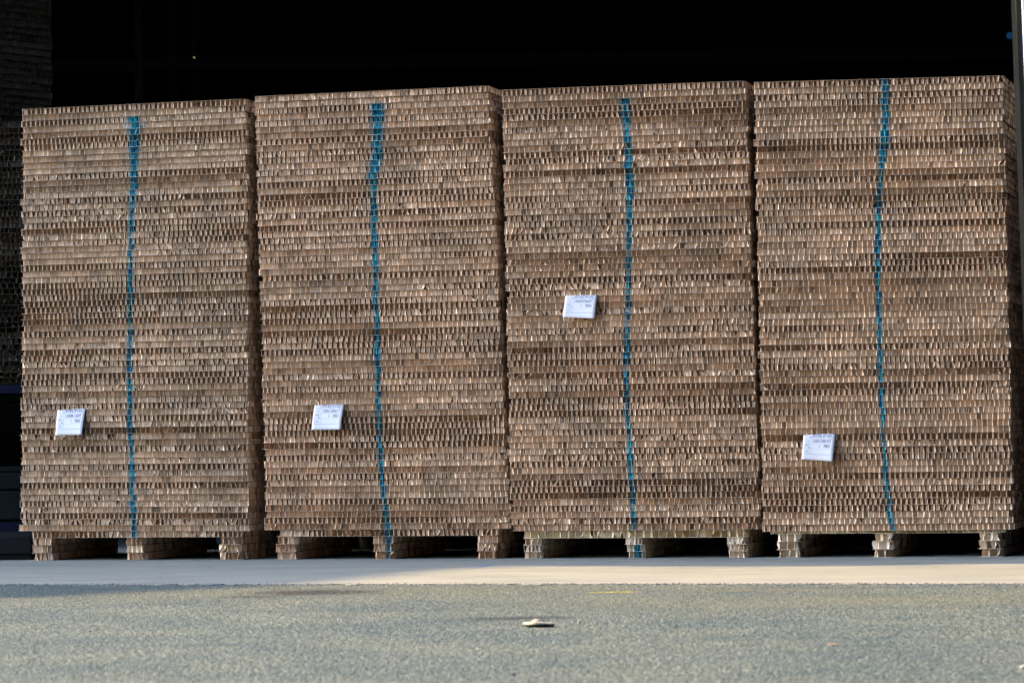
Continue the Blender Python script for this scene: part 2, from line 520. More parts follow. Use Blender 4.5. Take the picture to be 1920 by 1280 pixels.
for i, pl in enumerate(PALLETS):
    rng = np.random.default_rng(700 + i)
    st = STACKS[i]
    s0, _ = on_row(pl['deck'][0], 1000); s1, _ = on_row(pl['deck'][1], 1000)
    root = empty('paper_pallet', row_pt(s0, 0.004, 0), ROW_ANGLE)
    prop(root, pl['label'], 'pallet', 'paper pallets under the front stacks')
    tab = st['tab']
    zd = st['z0'] - pl['dt'] - 0.0006
    def stripe_at(z, sl):
        if i in (0, 3) and z < zd - .001: return None
        if i == 2 and z > 0.075: return None
        sc = float(np.interp(z, [q[0] for q in tab], [q[1] for q in tab])) - sl
        hw = float(np.interp(z, [q[0] for q in tab], [q[2] for q in tab]))
        return (sc, hw * (0.8 if z < zd else 1.0))
    v, q, at, fa, _ = honeycomb(rng, s1 - s0, 0.96, pl['dt'], pl['dpitch'], cut=0.8 if i != 2 else 0.55, drift=0.2,
                                stripe=stripe_at(zd + .01, s0) if i < 2 else None, tint0=0.5, mess=1.0, holes=0.2)
    o = link('deck', mesh_np('deck', v, q, pl['md'], at, fa), root)
    o.location = (0, 0.002, zd)
    lt = zd / 3
    for (a_, b_) in pl['feet']:
        sa, _ = on_row(a_, 1030); sb, _ = on_row(b_, 1030)
        run = None
        for k in range(3):
            jx = rng.normal(0, 0.003) + (0.004 if k == 0 else 0)
            W = sb - sa + rng.normal(0, 0.003)
            v, q, at, fa, _ = honeycomb(rng, W, 0.95, lt - 0.0004, pl['pitch'] * rng.uniform(.95, 1.05),
                                        cut=float(rng.choice([0.3, 0.55, 0.85])), drift=0.0, mess=1.1,
                                        stripe=stripe_at(lt * (k + .5), sa + jx), tint0=0.55, holes=0.0,
                                        lside=2.0, rside=2.6, layers=3.5)
            me = mesh_np('runner' if k == 0 else 'runner_layer', v, q, pl['mf'], at, fa)
            if k == 0:
                run = link('runner', me, root)
                run.location = (sa - s0 + jx, 0.0, 0.0004)
                base_x = sa - s0 + jx
            else:
                o = link('runner_layer', me, run)
                o.location = (sa - s0 + jx - base_x, rng.normal(0, .002), lt * k)

# ------------------------------------------------------------------ paper labels tucked between boards
def text_mesh(body, size, name, mat, parent, loc, rot=(rad(90), 0, 0), sx=1.0):
    cu = bpy.data.curves.new(name, 'FONT'); cu.body = body; cu.size = size; cu.resolution_u = 2
    cu.offset = size * 0.012
    tmp = bpy.data.objects.new(name, cu); COL.objects.link(tmp)
    dg = bpy.context.evaluated_depsgraph_get()
    me = bpy.data.meshes.new_from_object(tmp.evaluated_get(dg))
    bpy.data.objects.remove(tmp)
    me.materials.clear(); me.materials.append(mat)
    for v in me.vertices: v.co.x *= sx
    o = link(name, me, parent); o.location = loc; o.rotation_euler = rot
    return o

LABELS = [
    dict(q=[(108, 768), (160, 766), (153, 815), (104, 816)], top='종이-벌집, 종이-벌집', l2='1200M 1200T', label='white paper label on the leftmost front stack, low at its left side'),
    dict(q=[(590, 758.5), (645, 757.5), (638, 805), (584, 806)], top='종이-벌집, 종이-벌집', l2='1200x1200x1T', label='white paper label low on the second front stack from the left'),
    dict(q=[(1061, 554), (1119, 553), (1114, 597), (1055, 595)], top='종이-벌집, 종이-벌집', l2='1204x927x4x30T', label='highest of the white paper labels, on the third front stack from the left'),
    dict(q=[(1507, 814), (1566, 813), (1561, 865), (1503, 861)], top='종이-벌집-종이-벌집', l2='1200x1200x10T', label='creased white paper label on the rightmost front stack, lowest of the labels'),
]
for i, lb in enumerate(LABELS):
    rng = np.random.default_rng(40 + i)
    (x0, y0), (x1, y1), (x2, y2), (x3, y3) = lb['q']
    sA, zA = on_row(x0, y0, -0.004); sB, zB = on_row(x1, y1, -0.004)
    # lower edge hangs out from the stack
    OUT = 0.052
    sC, zC = on_row(x2, y2, -OUT); sD, zD = on_row(x3, y3, -OUT)
    W = sB - sA
    root = empty('paper_label', row_pt(sA, -0.004, (zA + zB) / 2), ROW_ANGLE)
    prop(root, lb['label'], 'label', 'white paper labels on the front stacks')
    zm = (zA + zB) / 2
    def P(u, v, lift=0.0):
        """u across, v down; the sheet leans out and curls slightly"""
        ax = u * W; az = (zA + (zB - zA) * u) - zm
        bx = (sD - sA) + (sC - sD) * u; bz = (zD + (zC - zD) * u) - zm
        out = -(OUT - 0.004) * (1 - (1 - v) ** 1.25)
        curl = 0.0035 * math.sin(u * math.pi) * v - (0.006 * v * max(0, u - .6) if i == 3 else 0)
        x = ax + (bx - ax) * v; z = az + (bz - az) * v
        return (x, out + curl - lift, z + 0.0)
    nu, nv = 12, 12
    vs, fs = [], []
    for jv in range(nv + 1):
        for iu in range(nu + 1):
            vs.append(P(iu / nu, jv / nv))
    for jv in range(nv):
        for iu in range(nu):
            a_ = jv * (nu + 1) + iu
            fs.append((a_, a_ + nu + 1, a_ + nu + 2, a_ + 1))
    # tucked flap going back between two boards
    k0 = len(vs)
    vs += [(0.004, 0.05, 0.0), (W - 0.004, 0.05, zB - zA)]
    fs.append((0, nu, k0 + 1, k0))
    me = bpy.data.meshes.new('sheet'); me.from_pydata(vs, [], fs); me.update(); me.materials.append(M_LABEL)
    for pg in me.polygons: pg.use_smooth = True
    sh = link('sheet', me, root)
    m = sh.modifiers.new('thickness', 'SOLIDIFY'); m.thickness = 0.0003; m.offset = 0
    # printed rules
    mb_v, mb_f = [], []
    def rule(u0, v0, u1, v1, w=0.006):
        n = 8
        du, dv = u1 - u0, v1 - v0; l = math.hypot(du, dv); nx, ny = -dv / l * w / 2, du / l * w / 2
        k = len(mb_v)
        for s in range(n + 1):
            u, v = u0 + du * s / n, v0 + dv * s / n
            mb_v.append(P(u + nx, v + ny, 0.0006)); mb_v.append(P(u - nx, v - ny, 0.0006))
        for s in range(n): mb_f.append((k + 2*s, k + 2*s + 1, k + 2*s + 3, k + 2*s + 2))
    for v in (0.04, 0.17, 0.36, 0.56): rule(0.07, v, 0.93, v)
    rule(0.07, 0.77, 0.93, 0.77, 0.014)
    rule(0.07, 0.04, 0.07, 0.77); rule(0.93, 0.04, 0.93, 0.77); rule(0.27, 0.04, 0.27, 0.77)
    me = bpy.data.meshes.new('form_lines'); me.from_pydata(mb_v, [], mb_f); me.update(); me.materials.append(M_RULE)
    link('form_lines', me, root)
    # printed words, bent onto the sheet
    def words(body, u, v, size, width=None, name='print', ink=M_INK):
        cu = bpy.data.curves.new(name, 'FONT'); cu.body = body; cu.size = 1; cu.resolution_u = 2; cu.offset = 0.012
        tmp = bpy.data.objects.new(name, cu); COL.objects.link(tmp)
        me = bpy.data.meshes.new_from_object(tmp.evaluated_get(bpy.context.evaluated_depsgraph_get()))
        bpy.data.objects.remove(tmp)
        if len(me.vertices) == 0: return
        w = max(p.co.x for p in me.vertices)
        k = (width / w) if width else size
        for p in me.vertices:
            p.co = P(u + p.co.x * k, v - p.co.y * size, 0.0007)
        me.materials.clear(); me.materials.append(ink)
        link(name, me, root)
    words(lb['top'], 0.30, 0.125, 0.13, 0.60)
    words(lb['l2'], 0.30, 0.315, 0.17, 0.60)
    words('/', 0.52, 0.51, 0.16, None)
    words('70EA', 0.66, 0.51, 0.17, 0.22)
    for (u, v, w, t_) in ((0.19, 0.13, 0.07, 0.05), (0.13, 0.29, 0.08, 0.05), (0.09, 0.44, 0.12, 0.06), (0.17, 0.54, 0.07, 0.05), (0.12, 0.69, 0.08, 0.05)):
        words('품명', u, v, 0.07, w, ink=M_RULE)

# ------------------------------------------------------------------ rear stacks in the dark, left
rng = np.random.default_rng(900)
REAR_Y = 18.75
pt = at_depth(-60, 231, REAR_Y); pb = at_depth(-60, 722, REAR_Y)
R_top, R_bot = pt.z, pb.z
R_angle = rad(-1.0)
t_r = 0.0300
n_r = int(round((R_top - R_bot) / t_r))
x_left = at_depth(-330, 500, REAR_Y).x
rear_rest = []
def place(v, loc, ang):
    c, s = math.cos(ang), math.sin(ang)
    w = v.copy()
    w[:, 0] = v[:, 0] * c - v[:, 1] * s + loc[0]
    w[:, 1] = v[:, 0] * s + v[:, 1] * c + loc[1]
    w[:, 2] = v[:, 2] + loc[2]
    return w
for k in range(n_r):
    z = R_top - (k + 1) * t_r
    coarse = k < 26
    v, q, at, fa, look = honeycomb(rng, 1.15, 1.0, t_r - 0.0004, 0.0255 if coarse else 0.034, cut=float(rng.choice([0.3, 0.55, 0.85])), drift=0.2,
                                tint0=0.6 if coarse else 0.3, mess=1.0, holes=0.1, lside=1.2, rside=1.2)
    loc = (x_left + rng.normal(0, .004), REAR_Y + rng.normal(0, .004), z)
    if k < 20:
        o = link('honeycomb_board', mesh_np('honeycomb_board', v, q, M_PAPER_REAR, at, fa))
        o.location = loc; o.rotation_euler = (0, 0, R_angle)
        prop(o, 'dim grey honeycomb board, %s from the top of the rear stack at left edge' % ordinal(k + 1), 'paper board',
             'honeycomb boards in the dim rear stack')
    else:
        rear_rest.append((place(v, loc, R_angle), q, fa['tint']))
# taller stack further back, seen on its right flank
TALL_Y = 20.6
corner = at_depth(98, 100, TALL_Y)
ang = rad(52)
Wt = 1.2
lx = corner.x - Wt * math.cos(ang); ly = corner.y - Wt * math.sin(ang)
tt = 0.041
n_t = int(4.6 / tt)
for k in range(n_t):
    if k * tt < 1.9: continue
    v, q, at, fa, look = honeycomb(rng, Wt, 1.0, tt - 0.0005, 0.022, cut=float(rng.choice([0.3, 0.55, 0.85])), drift=0.1,
                                tint0=0.45 + rng.normal(0, 0.12), mess=0.9, holes=0.0, lside=1.2, rside=1.2, layers=2.5)
    rear_rest.append((place(v, (lx, ly, k * tt), ang), q, fa['tint']))
# its lower, hidden part as plain layers
vs, qs, ts, off = [], [], [], 0
for v, q, t_ in rear_rest:
    vs.append(v); qs.append(q + off); ts.append(t_); off += len(v)
mbx = MB()
for k in range(int(1.9 / tt)):
    mbx.v = []; mbx.f = []
    mbx.box((0, 0, 0), (Wt, 1.0, tt - 0.002))
    v = place(np.array(mbx.v), (lx, ly, k * tt), ang)
    vs.append(v); qs.append(np.array(mbx.f) + off); ts.append(np.full(6, .4)); off += len(v)
for i4 in range(4):                                   # second row of stacks behind the front ones
    for k in range(60):
        s0_ = 0.05 + 1.22 * i4
        mbx.v = []; mbx.f = []
        mbx.box((0, 0, 0), (1.15, 1.0, 0.0295))
        c_ = row_pt(s0_ + rng.normal(0, .004), 1.35 + rng.normal(0, .003), 0.11 + k * 0.030)
        v = place(np.array(mbx.v), c_, ROW_ANGLE)
        vs.append(v); qs.append(np.array(mbx.f) + off); ts.append(np.full(6, .4)); off += len(v)
    if True:
        for xx in (0.06, 0.52, 0.98):
            mbx.v = []; mbx.f = []
            mbx.box((xx, 0.02, 0.001), (xx + 0.1, 0.98, 0.108))
            v = place(np.array(mbx.v), row_pt(s0_, 1.35, 0), ROW_ANGLE)
            vs.append(v); qs.append(np.array(mbx.f) + off); ts.append(np.full(6, .4)); off += len(v)
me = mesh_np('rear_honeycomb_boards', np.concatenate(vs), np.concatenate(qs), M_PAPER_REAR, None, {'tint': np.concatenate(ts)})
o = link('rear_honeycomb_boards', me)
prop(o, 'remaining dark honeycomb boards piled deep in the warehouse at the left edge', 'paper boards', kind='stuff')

# blue rack that carries the rear stack
rk = empty('blue_rack', (x_left, REAR_Y, 0), R_angle)
prop(rk, 'dark blue steel rack carrying the dim rear stack at the left edge', 'rack')
zr = R_bot - 0.002
mb = MB(); mb.box((-0.05, -0.03, zr - 0.045), (1.2, 0.03, zr)); mb.build('top_rail', M_BLUE, rk)
mb = MB(); mb.box((-0.05, 0.93, zr - 0.045), (1.2, 0.99, zr)); mb.build('top_rail', M_BLUE, rk)
for xx in (-0.05, 1.14):
    for yy in (-0.03, 0.93):
        mb = MB(); mb.box((xx, yy, 0), (xx + 0.06, yy + 0.06, zr - 0.045)); mb.build('leg', M_BLUE, rk)
mb = MB(); mb.box((0.012, -0.025, 0.105), (1.138, 0.025, 0.155)); mb.build('lower_rail', M_BLUE, rk)
pf = empty('shade_platform', (-5.2, 17.42, 0.0), ROW_ANGLE * 0.15)  # added black slab standing in for floor that is only in shade
prop(pf, 'added low black platform covering the shaded floor beside the leftmost front stack', 'platform')
mb = MB(); mb.box((0, 0, 0.03), (2.79, 0.9, 0.12)); mb.build('deck', M_STEEL_DARK, pf, 0.006)
mb = MB(); mb.box((0.01, 0.02, 0.001), (2.78, 0.06, 0.03)); mb.build('skirt', M_STEEL_DARK, pf)
# machine cabinet seen below the rack
cb = empty('machine_cabinet', (x_left + 0.05, REAR_Y + 0.30, 0.0), R_angle)
prop(cb, 'dull grey-green machine cabinet standing in the dark under the blue rack', 'cabinet')
mb = MB(); mb.box((0, 0, 0.16), (1.0, 0.5, 0.32)); mb.build('body', M_GREENBOX, cb, 0.01)
mb = MB(); mb.box((0.02, 0.02, 0.325), (1.02, 0.48, 0.42)); mb.build('top_cover', M_GREENBOX, cb, 0.012)
mb = MB(); mb.box((0.80, 0.05, 0.425), (0.97, 0.22, 0.455)); mb.build('control_box', M_GREENBOX, cb, 0.006)
for xx in (0.03, 0.9):
    mb = MB(); mb.box((xx, 0.03, 0), (xx + 0.07, 0.1, 0.16)); mb.build('foot', M_STEEL_DARK, cb)

# ------------------------------------------------------------------ ground: asphalt yard and concrete slab
A0 = on_ground(40, 1095.0); A1 = on_ground(1900, 1093.5)
AE = (A1 - A0).normalized()
def apron_y(x): return A0.y + (x - A0.x) * AE.y / AE.x

def ellipse_mask(nt, xy, cx, cy, rx, ry, soft=0.5, ang=0.0, wob=None):
    """1 inside an ellipse on the ground"""
    c, s = math.cos(ang), math.sin(ang)
    sep = xy
    dx = math_n(nt, 'SUBTRACT', sep.outputs[0], cx); dy = math_n(nt, 'SUBTRACT', sep.outputs[1], cy)
    u = math_n(nt, 'ADD', math_n(nt, 'MULTIPLY', dx, c / rx), math_n(nt, 'MULTIPLY', dy, s / rx))
    v = math_n(nt, 'ADD', math_n(nt, 'MULTIPLY', dx, -s / ry), math_n(nt, 'MULTIPLY', dy, c / ry))
    r = math_n(nt, 'SQRT', math_n(nt, 'ADD', math_n(nt, 'MULTIPLY', u, u), math_n(nt, 'MULTIPLY', v, v)))
    if wob is not None: r = math_n(nt, 'ADD', r, wob)
    return math_n(nt, 'SUBTRACT', 1.0, smooth(nt, r, 1 - soft, 1 + soft))

def g2(px, py):
    p = on_ground(px, py); return p.x, p.y

M_ASPH, nt, b = new_mat('asphalt')
geo = N(nt, 'ShaderNodeNewGeometry')
sep = N(nt, 'ShaderNodeSeparateXYZ'); nt.links.new(geo.outputs['Position'], sep.inputs[0])
vor = N(nt, 'ShaderNodeTexVoronoi', i_Scale=230.0); nt.links.new(geo.outputs['Position'], vor.inputs['Vector'])
sv = N(nt, 'ShaderNodeSeparateColor'); nt.links.new(vor.outputs['Color'], sv.inputs[0])
stone = ramp(nt, [(0.0, (0.006, 0.010, 0.014)), (0.20, (0.014, 0.021, 0.026)), (0.45, (0.031, 0.040, 0.043)), (0.75, (0.045, 0.054, 0.052)), (0.92, (0.066, 0.071, 0.060)), (1.0, (0.12, 0.122, 0.105))])
nt.links.new(sv.outputs[0], stone.inputs[0])
nb = N(nt, 'ShaderNodeTexNoise', i_Scale=1.6, i_Detail=7.0, i_Roughness=0.65); nt.links.new(geo.outputs['Position'], nb.inputs['Vector'])
blot = ramp(nt, [(0.36, (0.80, 0.90, 0.94)), (0.60, (1.20, 1.17, 1.07))]); nt.links.new(nb.outputs[0], blot.inputs[0])
col = mix(nt, 1.0, stone.outputs[0], blot.outputs[0], 'MULTIPLY')
nw = N(nt, 'ShaderNodeTexNoise', i_Scale=9.0, i_Detail=4.0); nt.links.new(geo.outputs['Position'], nw.inputs['Vector'])
wob = math_n(nt, 'MULTIPLY_ADD', nw.outputs[0], 1.6, -0.8)
def stain(col, px, py, rx, ry, colr, k, soft=0.6, ang=0.0):
    x, y = g2(px, py)
    m_ = ellipse_mask(nt, sep, x, y, rx, ry, soft, ang, wob)
    return mix(nt, math_n(nt, 'MULTIPLY', m_, k), col, colr)
col = stain(col, 970, 1157, 0.17, 0.10, (0.008, 0.010, 0.013), 0.7)
col = stain(col, 620, 1155, 0.10, 0.05, (0.016, 0.02, 0.025), 0.4)
col = stain(col, 400, 1206, 0.30, 0.07, (0.025, 0.03, 0.036), 0.35)
col = stain(col, 620, 1108, 1.6, 0.55, (0.050, 0.050, 0.036), 0.40, 1.0)
col = stain(col, 1500, 1125, 1.2, 0.5, (0.050, 0.050, 0.036), 0.40, 1.0)
col = stain(col, 590, 1109, 0.24, 0.20, (0.010, 0.010, 0.012), 0.75, ang=-0.3)
col = stain(col, 470, 1117, 0.12, 0.10, (0.012, 0.012, 0.014), 0.55)
col = stain(col, 1155, 1108, 0.085, 0.045, (0.12, 0.10, 0.010), 0.75, 0.5)
col = stain(col, 1450, 1104, 0.30, 0.05, (0.07, 0.05, 0.025), 0.4, 0.7)
col = stain(col, 1565, 1204, 0.025, 0.012, (0.09, 0.045, 0.02), 0.7, 0.5)
col = stain(col, 1700, 1225, 0.5, 0.2, (0.03, 0.037, 0.046), 0.25, 1.0)
nt.links.new(col, b.inputs['Base Color'])
b.inputs['Roughness'].default_value = 1.0
b.inputs['Specular IOR Level'].default_value = 0.03

# dense rough patch in front of the slab, coarse sheet outside it
rng = np.random.default_rng(5)
y_near = 7.6
NX, NY = 1900, 1180
u = np.linspace(-1, 1, NX)
w = np.linspace(0, 1, NY)
hwid = (0.20 * (y_near + (14.0 - y_near) * w))[:, None]      # the patch widens away from the camera
gx = u[None, :] * hwid
far = A0.y + (gx - A0.x) * AE.y / AE.x + 0.03
gy = y_near + (far - y_near) * w[:, None]
gx = gx + rng.normal(0, 0.0007, gx.shape); gy = gy + rng.normal(0, 0.0008, gy.shape)
def blurn(a, n):
    for _ in range(n):
        a = (a + np.roll(a, 1, 0) + np.roll(a, 1, 1) + np.roll(a, -1, 0) + np.roll(a, -1, 1)) / 5
    return a
hz = rng.normal(0, 1, gx.shape)
h1 = hz; h1 /= h1.std()
h2 = blurn(rng.normal(0, 1, gx.shape), 12); h2 /= h2.std()
gz = -0.0030 + 0.00075 * h1 + 0.0004 * h2 + 0.0007 * np.maximum(0, h1 - 1.3)
border = np.zeros(gx.shape, bool); border[0] = border[-1] = True; border[:, 0] = border[:, -1] = True
gz[border] = -0.0030
gv = np.stack([gx, gy, gz], -1).reshape(-1, 3)
ii = (np.arange(NY - 1)[:, None] * NX + np.arange(NX - 1)[None, :]).reshape(-1, 1)
gq = ii + np.array([[0, 1, NX + 1, NX]])
# outer sheet, shares the patch's corners
c00, c10, c11, c01 = 0, NX - 1, NY * NX - 1, (NY - 1) * NX
nb_ = len(gv)
slope = AE.y / AE.x
FARX = 250.0
ext = np.array([(-FARX, -250, -0.0030), (FARX, -250, -0.0030), (FARX, gv[c11][1] + slope * (FARX - gv[c11][0]), -0.0030), (-FARX, gv[c01][1] - slope * (FARX + gv[c01][0]), -0.0030)])
gv = np.concatenate([gv, ext])
extra = np.array([[nb_, nb_+1, c10, c00], [nb_+1, nb_+2, c11, c10], [nb_+3, nb_, c00, c01]])
gq = np.concatenate([gq, extra])
o = link('asphalt_yard', mesh_np('asphalt_yard', gv, gq, M_ASPH)); prop(o, kind='structure')

M_CONC, nt, b = new_mat('concrete')
geo = N(nt, 'ShaderNodeNewGeometry')
sep = N(nt, 'ShaderNodeSeparateXYZ'); nt.links.new(geo.outputs['Position'], sep.inputs[0])
mp = N(nt, 'ShaderNodeMapping'); mp.inputs['Scale'].default_value = (0.9, 2.4, 1); mp.inputs['Rotation'].default_value = (0, 0, 0.25)
nt.links.new(geo.outputs['Position'], mp.inputs[0])
n1 = N(nt, 'ShaderNodeTexNoise', i_Scale=2.0, i_Detail=6.0, i_Roughness=0.6); nt.links.new(mp.outputs[0], n1.inputs['Vector'])
r1 = ramp(nt, [(0.3, (0.074, 0.077, 0.069)), (0.55, (0.101, 0.101, 0.087)), (0.75, (0.120, 0.119, 0.101))]); nt.links.new(n1.outputs[0], r1.inputs[0])
n2 = N(nt, 'ShaderNodeTexNoise', i_Scale=14.0, i_Detail=5.0, i_Roughness=0.7); nt.links.new(mp.outputs[0], n2.inputs['Vector'])
r2 = ramp(nt, [(0.33, (0.74, 0.75, 0.76)), (0.46, (1.0, 1.0, 1.0))]); nt.links.new(n2.outputs[0], r2.inputs[0])
col = mix(nt, 1.0, r1.outputs[0], r2.outputs[0], 'MULTIPLY')
wob = math_n(nt, 'MULTIPLY_ADD', n2.outputs[0], 0.8, -0.4)
bx, by = g2(908, 1060.5); bx1, by1 = g2(890, 1063); bx2, by2 = g2(926, 1057.5)
ba = math.atan2(by2 - by1, bx2 - bx1)
m_ = ellipse_mask(nt, sep, bx, by, math.hypot(bx2 - bx1, by2 - by1) / 2, 0.02, 0.4, ba, wob)
col = mix(nt, math_n(nt, 'MULTIPLY', m_, 0.65), col, (0.03, 0.05, 0.13))
for (px, py, rx, ry, k) in ((418, 1074, 0.02, 0.02, 0.85), (1411, 1076, 0.009, 0.015, 0.9), (760, 1064, 0.05, 0.02, 0.3), (60, 1060, 0.2, 0.1, 0.35), (480, 1057, 0.12, 0.06, 0.3), (1060, 1062, 0.05, 0.05, 0.3)):
    x, y = g2(px, py)
    m_ = ellipse_mask(nt, sep, x, y, rx, ry, 0.4, 0, wob)
    col = mix(nt, math_n(nt, 'MULTIPLY', m_, k), col, (0.06, 0.07, 0.07))
nt.links.new(col, b.inputs['Base Color'])
b.inputs['Roughness'].default_value = 0.8
b.inputs['Specular IOR Level'].default_value = 0.10
bp = N(nt, 'ShaderNodeBump', i_Strength=0.12, i_Distance=0.004); nt.links.new(n2.outputs[0], bp.inputs['Height']); nt.links.new(bp.outputs[0], b.inputs['Normal'])

xl, xr, yb = -16.0, 9.0, 46.0
mb = MB()
k = 160
edge = []
rr = random.Random(3)
for i in range(k + 1):
    x = -4 + 8 * i / k
    edge.append((x, apron_y(x) + rr.gauss(0, 0.011)))
edge = [(xl - 20, apron_y(xl - 20))] + edge + [(xr + 20, apron_y(xr + 20))]
mb.prism(edge + [(xr + 20, yb), (xl - 20, yb)], -0.15, 0.0)
o = mb.build('concrete_floor', M_CONC); prop(o, kind='structure')

# loose grit along the joint and over the yard
M_GRIT, nt, b = new_mat('grit')
oi = N(nt, 'ShaderNodeAttribute', attribute_name='tint').outputs['Fac']
r_ = ramp(nt, [(0.0, (0.006, 0.008, 0.012)), (0.45, (0.02, 0.024, 0.026)), (0.85, (0.05, 0.05, 0.047)), (1.0, (0.13, 0.125, 0.11))]); nt.links.new(oi, r_.inputs[0])
nt.links.new(r_.outputs[0], b.inputs['Base Color']); b.inputs['Roughness'].default_value = 0.85
rng = np.random.default_rng(8)
octv = np.array([(1,0,0),(0,1,0),(-1,0,0),(0,-1,0),(0,0,1),(0,0,-1)], float)
octf = np.array([(0,1,4,4),(1,2,4,4),(2,3,4,4),(3,0,4,4),(1,0,5,5),(2,1,5,5),(3,2,5,5),(0,3,5,5)])
GV, GF, GT = [], [], []
def tri_mesh(name, V, Fc, T, mat):
    me = bpy.data.meshes.new(name)
    me.from_pydata(V.tolist(), [], [tuple(f[:3]) for f in Fc.tolist()]); me.update()
    at = me.attributes.new('tint', 'FLOAT', 'FACE'); at.data.foreach_set('value', T.astype(np.float32))
    me.materials.append(mat); return me
def add_pebble(x, y, z, r, t_):
    v = octv * r * rng.uniform(0.6, 1.3, (6, 3)) * np.array([1, 1, 0.65])
    a_ = rng.uniform(0, 6.28); c, s = math.cos(a_), math.sin(a_)
    v = np.stack([v[:, 0] * c - v[:, 1] * s + x, v[:, 0] * s + v[:, 1] * c + y, v[:, 2] + z], -1)
    GF.append(octf + 6 * len(GV)); GV.append(v); GT.append(np.full(8, t_))
for _ in range(2600):
    x = rng.uniform(-2.4, 2.4); y = apron_y(x) + rng.normal(-0.01, 0.022)
    add_pebble(x, y, 0.0 if y > apron_y(x) else -0.003, rng.uniform(0.002, 0.0065), rng.beta(0.9, 0.9))
for _ in range(1500):
    y = rng.uniform(8.0, 13.6); x = rng.uniform(-1, 1) * y * 0.155
    if y > apron_y(x): continue
    add_pebble(x, y, -0.003, rng.uniform(0.0015, 0.0042), rng.beta(1.0, 1.0))
o = link('loose_grit', tri_mesh('loose_grit', np.concatenate(GV), np.concatenate(GF), np.concatenate(GT), M_GRIT))
prop(o, 'fine loose grit scattered over the asphalt and along the edge of the concrete', 'grit', kind='stuff')

# ------------------------------------------------------------------ warehouse shell
wh = empty('warehouse', (0, 0, 0))
prop(wh, 'dark open warehouse behind and above the stacks of honeycomb boards', 'building')
CAN_H = 5.0
shift = SUN_TRAVEL * (CAN_H / math.tan(rad(SUN_EL)))
sh_line = [g2(1925, 1051.5), g2(1760, 1055.5), g2(1600, 1059.5), g2(1300, 1061), g2(980, 1060.5), g2(900, 1060), g2(800, 1064),
           g2(700, 1072), g2(600, 1083), g2(500, 1091.5), g2(300, 1101), g2(150, 1108), g2(0, 1118)]
poly = [(x - shift.x, y - shift.y) for x, y in sh_line]
poly = [(poly[0][0] + 14.0, poly[0][1] - 4.4), (poly[0][0] + 0.25, poly[0][1] - 0.6)] + poly + [(poly[-1][0] - 9, poly[-1][1] + 2.0), (poly[-1][0] - 9, 20.298), (poly[0][0] + 14.0, 20.298)]
mb = MB(); mb.prism(poly[::-1], CAN_H, CAN_H + 0.12); mb.build('shadow_canopy', M_JAMB, wh)  # unseen roof plate, outline shaped to cast the shadow edge on the ground
yf = 19.0
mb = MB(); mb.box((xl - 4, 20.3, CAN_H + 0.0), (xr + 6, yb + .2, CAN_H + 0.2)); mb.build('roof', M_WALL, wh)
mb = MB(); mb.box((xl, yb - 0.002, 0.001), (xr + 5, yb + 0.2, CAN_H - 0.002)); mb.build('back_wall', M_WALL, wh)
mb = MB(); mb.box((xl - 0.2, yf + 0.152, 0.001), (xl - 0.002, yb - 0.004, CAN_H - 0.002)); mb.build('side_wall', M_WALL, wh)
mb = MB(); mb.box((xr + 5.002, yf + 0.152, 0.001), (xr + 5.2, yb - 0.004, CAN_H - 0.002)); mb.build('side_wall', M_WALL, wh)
# right end of the opening: steel jamb then white cladding
JD = 15.75
j0 = at_depth(1905.5, 0, JD); j1 = at_depth(1914.5, 0, JD)
mb = MB(); mb.box((j0.x, JD, 0.001), (j1.x, JD + 0.16, CAN_H - 0.002)); jb = mb.build('door_jamb', M_JAMB, wh)
mb = MB()
mb.box((j1.x + 0.002, JD - 0.03, 0.001), (j1.x + 16, JD + 0.15, CAN_H - 0.002))
for i in range(50): mb.box((j1.x + 0.12 + i * 0.3, JD - 0.05, 0.001), (j1.x + 0.2 + i * 0.3, JD - 0.0302, CAN_H - 0.004))
cl = mb.build('wall_cladding', M_CLAD, wh)
for o in (jb, cl):                                    # the frame stands slightly out of plumb
    o.rotation_euler = (0, -0.021, 0); o.location = (0.021 * j0.z, 0, -0.021 * j0.x)
mb = MB(); mb.box((2.72, JD + 0.17, 0.001), (2.80, 20.2, 1.95)); mb.build('shading_partition', M_STEEL_DARK, wh)  # added wall that darkens the right side of the rightmost stack
# unseen wing wall, added to block sky light from the right
mb = MB(); mb.box((3.0, 1.0, 0.0), (3.3, JD - 0.2, 12.0)); mb.build('light_block_wing', M_WALL, wh)
# unseen block behind the camera, added to cut low frontal sky light
ob = empty('sky_block_building', (-12.0, -4.0, 0.0))
prop(ob, 'unseen dark block added behind the camera to cut low sky light', 'building')
mb = MB(); mb.box((0, -6, 0), (30, 0, 16)); mb.build('wall', M_WALL, ob)
mb = MB(); mb.box((-0.3, -6.3, 16.002), (30.3, 0.3, 16.3)); mb.build('roof', M_STEEL_DARK, ob)
mb = MB(); mb.box((2.50, JD + 0.16, CAN_H - 0.12), (13.9, 20.29, CAN_H - 0.006)); mb.build('light_block_hood', M_JAMB, wh)  # unseen slab added to keep sky light off the rightmost stack's side
